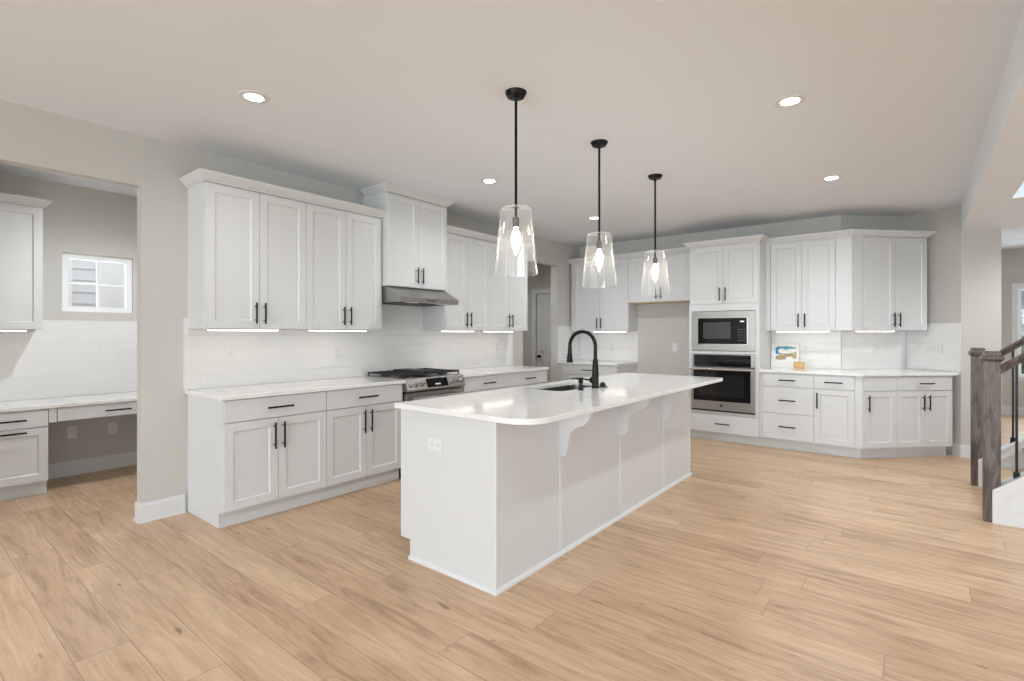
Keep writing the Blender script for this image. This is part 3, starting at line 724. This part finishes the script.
for i in range(4):      # working side: doors and drawers
    a, b = xs[i], xs[i+1]
    for j, (p_, q_) in enumerate(((a, (a+b)/2), ((a+b)/2, b))):
        d = shaker(isl, 0, (q_-p_)-.004, .125, .722, 0, 'R' if j == 0 else 'L', .60)
        d.location = (.02, q_-.002, 0); d.rotation_euler = (0, 0, -PI/2)
    d = slab(isl, 0, b-a-.004, .728, .878, 0, i != 2); d.location = (.02, b-.002, 0); d.rotation_euler = (0, 0, -PI/2)
# island countertop with sink cut-out
def rounded(x0, x1, y0, y1, rr, n=8):
    pts = []
    for (cx, cy, a0, q) in ((x1-rr[0], y0+rr[0], -PI/2, rr[0]), (x1-rr[1], y1-rr[1], 0, rr[1]), (x0+rr[2], y1-rr[2], PI/2, rr[2]), (x0+rr[3], y0+rr[3], PI, rr[3])):
        for k in range(n+1):
            a = a0+PI/2*k/n; pts.append((cx+q*math.cos(a), cy+q*math.sin(a)))
    return pts
SX0, SX1, SY0, SY1 = 1.90, 2.262, 3.13, 3.86
outer = rounded(1.80, 2.838, 1.966, 5.08, (.16, .05, .02, .02)); inner = rounded(SX0, SX1, SY0, SY1, (.07,)*4)
bm = bmesh.new()
zz_ = (.884, .914); oq = [[bm.verts.new((x_, y_, z)) for x_, y_ in outer] for z in zz_]; iq = [[bm.verts.new((x_, y_, z)) for x_, y_ in inner] for z in zz_]
n_ = len(outer)      # both loops run the same way with the same count, corner by corner
for k in range(n_):
    k2 = (k+1) % n_
    bm.faces.new((oq[1][k], oq[1][k2], iq[1][k2], iq[1][k])); bm.faces.new((oq[0][k], iq[0][k], iq[0][k2], oq[0][k2]))
    bm.faces.new((oq[0][k], oq[0][k2], oq[1][k2], oq[1][k])); bm.faces.new((iq[0][k], iq[1][k], iq[1][k2], iq[0][k2]))
mb = MB(); mb.bm.free(); mb.bm = bm
o = obj('countertop', mb, 'quartz', bevel=.003); tag(o, 'large white quartz island countertop with undermount sink cut-out', 'countertop')
# sink
sk = thing('kitchen_sink', 'undermount stainless steel sink basin set in the island countertop', 'sink', ((SX0+SX1)/2, (SY0+SY1)/2, .66))
bs = bmesh.new(); cxs, cys = (SX0+SX1)/2, (SY0+SY1)/2
def ring(dx, z, r): return [bs.verts.new((x_-cxs, y_-cys, z-.66)) for x_, y_ in rounded(SX0-dx, SX1+dx, SY0-dx, SY1+dx, (r,)*4)]
R = [ring(.025, .883, .09), ring(.004, .883, .072), ring(-.004, .70, .066), ring(-.03, .672, .05), ]
for A, B in zip(R, R[1:]):
    for k in range(len(A)): bs.faces.new((A[k], A[(k+1) % len(A)], B[(k+1) % len(A)], B[k]))
bs.faces.new(R[-1]); mb = MB(); mb.bm.free(); mb.bm = bs
so = obj('basin', mb, mat('sink_steel', (.20, .19, .18), .34, 1), sk, smooth=True); so.modifiers.new('solid', 'SOLIDIFY').thickness = .0015
obj('drain', MB().lathe([(.045, .0), (.045, .004), (.03, .004), (.028, .001)], (0, 0, .0135), 20), 'chrome', sk, smooth=True)
# faucet
fc = thing('kitchen_faucet', 'matte black gooseneck pull-down faucet behind the island sink', 'faucet', (2.338, 3.485, .914))
obj('base', MB().lathe([(.030, 0), (.030, .006), (.026, .01), (.026, .09), (.0255, .12), (.0215, .20), (.0175, .225), (.016, .228)], seg=24), 'black', fc, smooth=True)
pts = [(0, 0, .22), (0, 0, .322)] + [(-.116+.116*math.cos(a), 0, .322+.116*math.sin(a)) for a in [PI*k/16 for k in range(1, 17)]] + [(-.232, 0, .31)]
obj('spout', MB().tube(pts, .0145, 16), 'black', fc, smooth=True)
hd = obj('spray_head', MB().tube([(-.232, 0, .31), (-.232, 0, .27), (-.232, 0, .23), (-.233, 0, .195), (-.233, 0, .190)], [.0165, .0175, .021, .026, .024], 18), 'black', fc, smooth=True)
obj('spray_button', MB().box(-.260, -.249, -.007, .007, .215, .233).box(-.256, -.246, -.007, .007, .240, .258), 'black', hd, bevel=.003)
obj('lever_hub', MB().tube([(0, -.02, .065), (0, -.030, .065), (0, -.052, .065), (0, -.060, .065)], [.020, .026, .025, .014], 16), 'black', fc, smooth=True)
obj('lever', MB().tube([(0.0, -.045, .065), (-.05, -.05, .068), (-.145, -.055, .075)], [.009, .006, .005], 10), 'black', fc, smooth=True)
sd = thing('soap_dispenser', 'small matte black soap dispenser on the island left of the faucet', 'soap dispenser', (2.322, 3.295, .914))
obj('base', MB().lathe([(.024, 0), (.024, .004), (.015, .012), (.0135, .05), (.0175, .055), (.0175, .088), (.014, .094), (0, .095)], seg=18), 'black', sd, smooth=True)
obj('nozzle', MB().tube([(0, 0, .078), (-.05, 0, .084), (-.088, 0, .078)], [.006, .0055, .005], 10), 'black', sd, smooth=True)
ab = thing('sink_stopper', 'small black drain stopper lying on the island right of the faucet', 'stopper', (2.345, 3.59, .914))
obj('rubber_disc', MB().lathe([(.04, 0), (.04, .004), (.022, .010), (.022, .03), (.016, .035), (0, .036)], seg=20), 'iron', ab, smooth=True)
obj('grip', MB().lathe([(.006, .035), (.006, .042), (0, .043)], seg=10), 'black', ab, smooth=True)

# ------------------------------------------------------------ pendants
NM = ('nearest of the three, hung over the near end of the island', 'middle of the three, hung over the sink', 'farthest of the three, hung in front of the alcove cabinet')
for i, (py) in enumerate((2.33, 3.318, 4.33)):
    pd = thing('pendant_light', 'clear glass pendant light, ' + NM[i], 'pendant light', (2.464, py, ZC), 0, 'island pendants')
    obj('canopy', MB().lathe([(.063, 0), (.063, -.006), (.050, -.028), (.014, -.032), (.011, -.045), (0, -.046)], seg=32), 'black', pd, smooth=True)
    obj('rod', MB().tube([(0, 0, -.03), (0, 0, -.74)], .0082, 10), 'black', pd, smooth=True)
    obj('shade_cap', MB().lathe([(.021, -.664), (.021, -.670), (.0, -.6705)], seg=18), 'black', pd, smooth=True)
    g = MB().lathe([(.012, -.671), (.075, -.671), (.0855, -.676), (.0885, -.684), (.127, -1.058)], seg=48, caps=False)
    gl = obj('glass_shade', g, 'shade', pd, smooth=True)
    rim = MB().lathe([(.1255, -1.056), (.1285, -1.056), (.1285, -1.061), (.1255, -1.061), (.1255, -1.056)], seg=48, caps=False)
    obj('rim', rim, 'pane', gl, smooth=True)
    obj('socket', MB().lathe([(.006, -.725), (.0195, -.730), (.0195, -.785), (.013, -.787)], seg=20), mat('socket_bronze', (.10, .085, .07), .35, .6) if i == 0 else bpy.data.materials['socket_bronze'], pd, smooth=True)
    obj('bulb', MB().lathe([(.011, -.786), (.012, -.80), (.021, -.822), (.028, -.845), (.026, -.875), (.014, -.912), (.003, -.942), (0, -.944)], seg=18), 'bulb', pd, smooth=True)

# ------------------------------------------------------------ recessed lights
def can(x, y, label, power=34, z=ZC, grp='recessed ceiling lights'):
    r = thing('recessed_light', label, 'ceiling light', (x, y, z), 0, grp)
    obj('trim_ring', MB().lathe([(.085, 0), (.083, -.004), (.054, -.005), (.050, -.001)], seg=32, caps=False), 'plate', r, smooth=True)
    obj('lens', MB().lathe([(.050, -.002), (0, -.0021)], seg=32, caps=False), 'can', r)
    l = bpy.data.lights.new('downlight', 'SPOT'); l.energy = power; l.color = (.91, .96, 1); l.spot_size = math.radians(166); l.spot_blend = .8; l.shadow_soft_size = .055
    o = bpy.data.objects.new('downlight', l); COL.objects.link(o); o.parent = r; o.location = (0, 0, -.07)
can(1.215, 1.405, 'round recessed ceiling light at the upper left, nearest the left cabinets', 20)
can(1.21, 3.527, 'round recessed ceiling light left of the nearest pendant, above the hood', 22)
can(1.212, 5.451, 'round recessed ceiling light beside the middle pendant rod', 36)
can(3.688, 3.448, 'round recessed ceiling light at the upper right of the ceiling, nearer one', 32)
can(3.68, 5.385, 'round recessed ceiling light above the oven side, farther right one', 58)
can(3.68, 1.40, 'round recessed ceiling light above the camera, out of the photo', 20)
can(-.7, 1.45, 'added unseen ceiling light inside the desk nook, behind the header', 70)  # unseen lamp added to brighten the dark nook
for yy in (-1.7, -4.2, -6.5):
    for xx in (1.3, 3.68, 6.6): can(xx, yy, 'added unseen ceiling light in the open room behind the camera', 36, ZC if xx < 4.65 else ZD, 'added ceiling lights behind the camera')  # lamps added out of view to brighten the faces towards the camera
can(6.2, 9.3, 'added unseen ceiling light in the far room', 60)  # added out of view to lift the far room wall
can(5.9, 3.5, 'added unseen ceiling light over the foyer beside the stairs', 30, ZD)  # added out of view to light the angled cabinets and right walls
can(5.7, 6.7, 'added unseen ceiling light beyond the stairs', 60, ZD)  # second added lamp, unseen, lighting the right walls and angled run
can(-.9, 6.0, 'added unseen ceiling light inside the little hall', 30)  # unseen lamp added because the hall came out dark
for x, y, lb in ((1.654, .873, 'round white blank cover plate on the ceiling near the left edge'), (4.114, 2.899, 'round white blank cover plate on the ceiling near the right beam')):
    tag(obj('ceiling_cover_plate', MB().lathe([(.055, 0), (.053, -.0012), (0, -.0013)], (0, 0, 0), 28), 'ceil', loc=(x, y, ZC)), lb, 'cover plate')

# ------------------------------------------------------------ outlets and switches
def outlet(F, x, z, label, kind='outlet', n=1, y=0, horiz=False, group=None):
    r = thing('wall_outlet' if kind == 'outlet' else 'light_switch', label, 'outlet' if kind == 'outlet' else 'switch', F.w(x, y, z), F.r, group)
    w = .07*n*.9 if n > 1 else .07; h = .114
    if horiz: w, h = h, w
    obj('cover_plate', MB().box(-w/2, w/2, -.006, -.0005, -h/2, h/2), 'plate', r, bevel=.002)
    if kind == 'outlet':
        for s_ in (-1, 1):
            a, b = (s_*.024, 0) if horiz else (0, s_*.024)
            so_ = obj('socket', MB().box(a-.015, a+.015, -.0075, -.006, b-.013, b+.013), 'trim', r)
            obj('slot', MB().box(a-.008, a-.006, -.0079, -.0075, b-.004, b+.005).box(a+.006, a+.008, -.0079, -.0075, b-.004, b+.005), 'slot', so_)
    else:
        for k in range(n):
            cx = (k-(n-1)/2)*.046
            obj('rocker', MB().box(cx-.016, cx+.016, -.009, -.006, -.033, .033), 'trim', r, bevel=.001)
outlet(FL, 1.771, 1.195, 'white outlet on the tile under the near left upper cabinet', y=-.01)
outlet(FL, 2.717, 1.150, 'white outlet on the tile just left of the range', y=-.01)
outlet(FL, 4.163, 1.150, 'white outlet on the tile just right of the range', y=-.01)
outlet(FL, 5.05, 1.155, 'white outlet on the tile near the hall opening', y=-.01)
outlet(FL, 6.78, 1.15, 'white switch on the side tile of the back left corner', 'switch', y=-.01)
outlet(FB, .575, 1.13, 'white outlet on the back tile of the left corner counter', y=-.01)
outlet(FB, 1.573, 1.14, 'white outlet on the bare wall inside the refrigerator alcove')
outlet(FB, 3.20, 1.14, 'white outlet on the tile beside the printed board', y=-.01)
outlet(FD, .455, 1.14, 'white outlet on the tile of the angled wall', y=-.01)
outlet(FR, .33, 1.165, 'white triple switch plate on the short return wall tile', 'switch', 3, y=-.01)
outlet(Frame(0, IY, 0), 2.150, .705, 'white horizontal outlet on the near end of the island', horiz=True)
outlet(FN, 1.162, .405, 'left white outlet in the knee space under the nook desk')
outlet(FN, 1.472, .40, 'right white outlet in the knee space under the nook desk')

# ------------------------------------------------------------ printed boards on the counter
bd = thing('printed_board', 'white board printed with blue and tan artwork leaning on the tile', 'sign', (2.834, YB-.075, .9145))
W_, H_ = .31, .29
b0 = obj('board', MB().box(0, W_, 0, .008, 0, H_), 'card', bd, bevel=.001)
art = MB().prism([(.05, .17), (.045, .235), (.07, .262), (.13, .262), (.11, .24), (.075, .225), (.085, .185), (.12, .175), (.075, .165)], -.0012, 0, 'y'); obj('blue_streak', art, 'blue', b0)
obj('teal_streak', MB().prism([(.11, .262), (.17, .27), (.25, .258), (.285, .248), (.26, .238), (.20, .236), (.165, .222), (.12, .238)], -.0010, 0, 'y'), 'teal', b0)
tn = MB().prism([(.05, .10), (.055, .15), (.09, .155), (.10, .168), (.15, .165), (.20, .178), (.24, .19), (.285, .205), (.285, .12), (.25, .105), (.235, .14), (.18, .135), (.16, .10), (.10, .092)], -.0009, 0, 'y'); obj('tan_shape', tn, 'tan', b0)
bw = MB()
for k in range(9): bw.box(.062+k*.011, .067+k*.011, -.0018, -.0009, .112+.004*(k % 2), .138)
for k in range(8): bw.box(.095+k*.018, .104+k*.018, -.0018, -.0009, .158+.003*(k % 3), .178)
bw.box(.15, .27, -.0018, -.0009, .148, .153)
obj('dark_strokes', bw, 'brownp', b0)
bd.rotation_euler = (math.radians(-10), 0, 0)
sb = thing('small_sign', 'small orange-brown sign card standing in front of the printed board', 'sign', (3.10, YB-.155, .9145))
b1 = obj('card', MB().box(0, .125, 0, .006, 0, .082), 'kraft', sb, bevel=.001)
obj('border', MB().box(-.01, 0, -.001, .006, -.0, .092).box(.125, .135, -.001, .006, -.0, .092).box(0, .125, -.001, .006, .082, .092), 'card', b1)
sk_ = MB()
for j in range(3):
    for k in range(6-j % 2): sk_.box(.014+k*.017+j*.004, .024+k*.017+j*.004, -.0012, 0, .052-j*.017, .061-j*.017)
obj('printed_strokes', sk_, 'orange', b1)
sb.rotation_euler = (math.radians(-10), 0, 0)

# ------------------------------------------------------------ staircase
SLP = .80; SX, SYn, SYf = 4.70, 4.975, 6.075
st = thing('staircase', 'white paneled staircase with dark stained newels and rails at the right edge', 'staircase', (SX, SYn, 0))
LEN = 2.6
def skirt_top(x): return .208+SLP*x
for yy, nf in ((-.06, -1), (1.04, 1)):
    y0_, y1_ = yy, yy+.115
    obj('stringer', MB().prism([(0, 0), (LEN, 0), (LEN, skirt_top(LEN)), (0, skirt_top(0))], y0_+.012, y1_-.012, 'y'), 'trim', st)
    obj('stringer_cap', MB().prism([(0, skirt_top(0)), (LEN, skirt_top(LEN)), (LEN, skirt_top(LEN)+.025), (0, skirt_top(0)+.025)], y0_-.006, y1_+.006, 'y'), 'trim', st, bevel=.003)
    pa = MB(); yo = (y0_-.0, y0_+.012)
    pa.prism([(0, 0), (.055, 0), (.055, skirt_top(.055)), (0, skirt_top(0))], *yo, 'y')
    pa.prism([(.055, 0), (LEN, 0), (LEN, .10), (.055, .10)], *yo, 'y')
    pa.prism([(.055, skirt_top(.055)-.07), (LEN, skirt_top(LEN)-.07), (LEN, skirt_top(LEN)), (.055, skirt_top(.055))], *yo, 'y')
    for k in (.95, 1.85): pa.box(k, k+.07, *yo, .10, skirt_top(k)-.06)
    obj('panel_frame', pa, 'trim', st)
rise, run = .19, .2375
for k in range(11):
    x0 = .06+k*run
    obj('riser', MB().box(x0, x0+.018, .055, 1.04, 0 if k == 0 else k*rise, (k+1)*rise-.026), 'trim', st)
    obj('tread', MB().box(x0-.025, x0+run+.016, .055, 1.04, (k+1)*rise-.026, (k+1)*rise), 'tread', st, bevel=.004)
for j, yy in enumerate((0, 1.10)):
    n_ = obj('newel_post', MB().box(-.045, .045, -.045, .045, 0, 1.140), 'oak', st, loc=(0, yy, 0), bevel=.003)
    cap = MB()
    def sq(h, z): return [(-h, -h, z), (h, -h, z), (h, h, z), (-h, h, z)]
    lv = [(.046, 1.138), (.052, 1.142), (.062, 1.155), (.062, 1.168), (.054, 1.180), (.047, 1.186), (.047, 1.200), (.040, 1.211)]
    rr = [[cap.bm.verts.new(v_) for v_ in sq(h, z)] for h, z in lv]
    for A, B in zip(rr, rr[1:]):
        for k in range(4): cap.bm.faces.new((A[k], A[(k+1) % 4], B[(k+1) % 4], B[k]))
    cap.bm.faces.new(rr[0]); cap.bm.faces.new(rr[-1])
    obj('post_cap', cap, 'oak', n_)
    # rail
    z0 = 1.075
    rl = MB(); prof = [(-.022, -.03), (.022, -.03), (.026, -.008), (.031, .008), (.026, .024), (.010, .032), (-.010, .032), (-.026, .024), (-.031, .008), (-.026, -.008)]
    A = [rl.bm.verts.new((.04, a, z0+b)) for a, b in prof]; B = [rl.bm.verts.new((LEN, a, z0+b+SLP*(LEN-.04))) for a, b in prof]
    for k in range(10): rl.bm.faces.new((A[k], A[(k+1) % 10], B[(k+1) % 10], B[k]))
    rl.bm.faces.new(A); rl.bm.faces.new(B)
    obj('handrail', rl, 'oak', st, loc=(0, yy, 0))
    x = .128 if j == 0 else .104
    while x < LEN-.05:
        zb = skirt_top(x)+.025
        bb = obj('baluster', MB().box(x-.007, x+.007, -.007, .007, zb-.005, z0+SLP*(x-.04)-.02), 'black', st, loc=(0, yy, 0))
        obj('baluster_shoe', MB().prism([(x-.017, zb-.012), (x+.017, zb+.012), (x+.015, zb+.030), (x+.009, zb+.038), (x-.009, zb+.038), (x-.017, zb+.028)], -.016, .016, 'y'), 'black', bb)
        x += .119
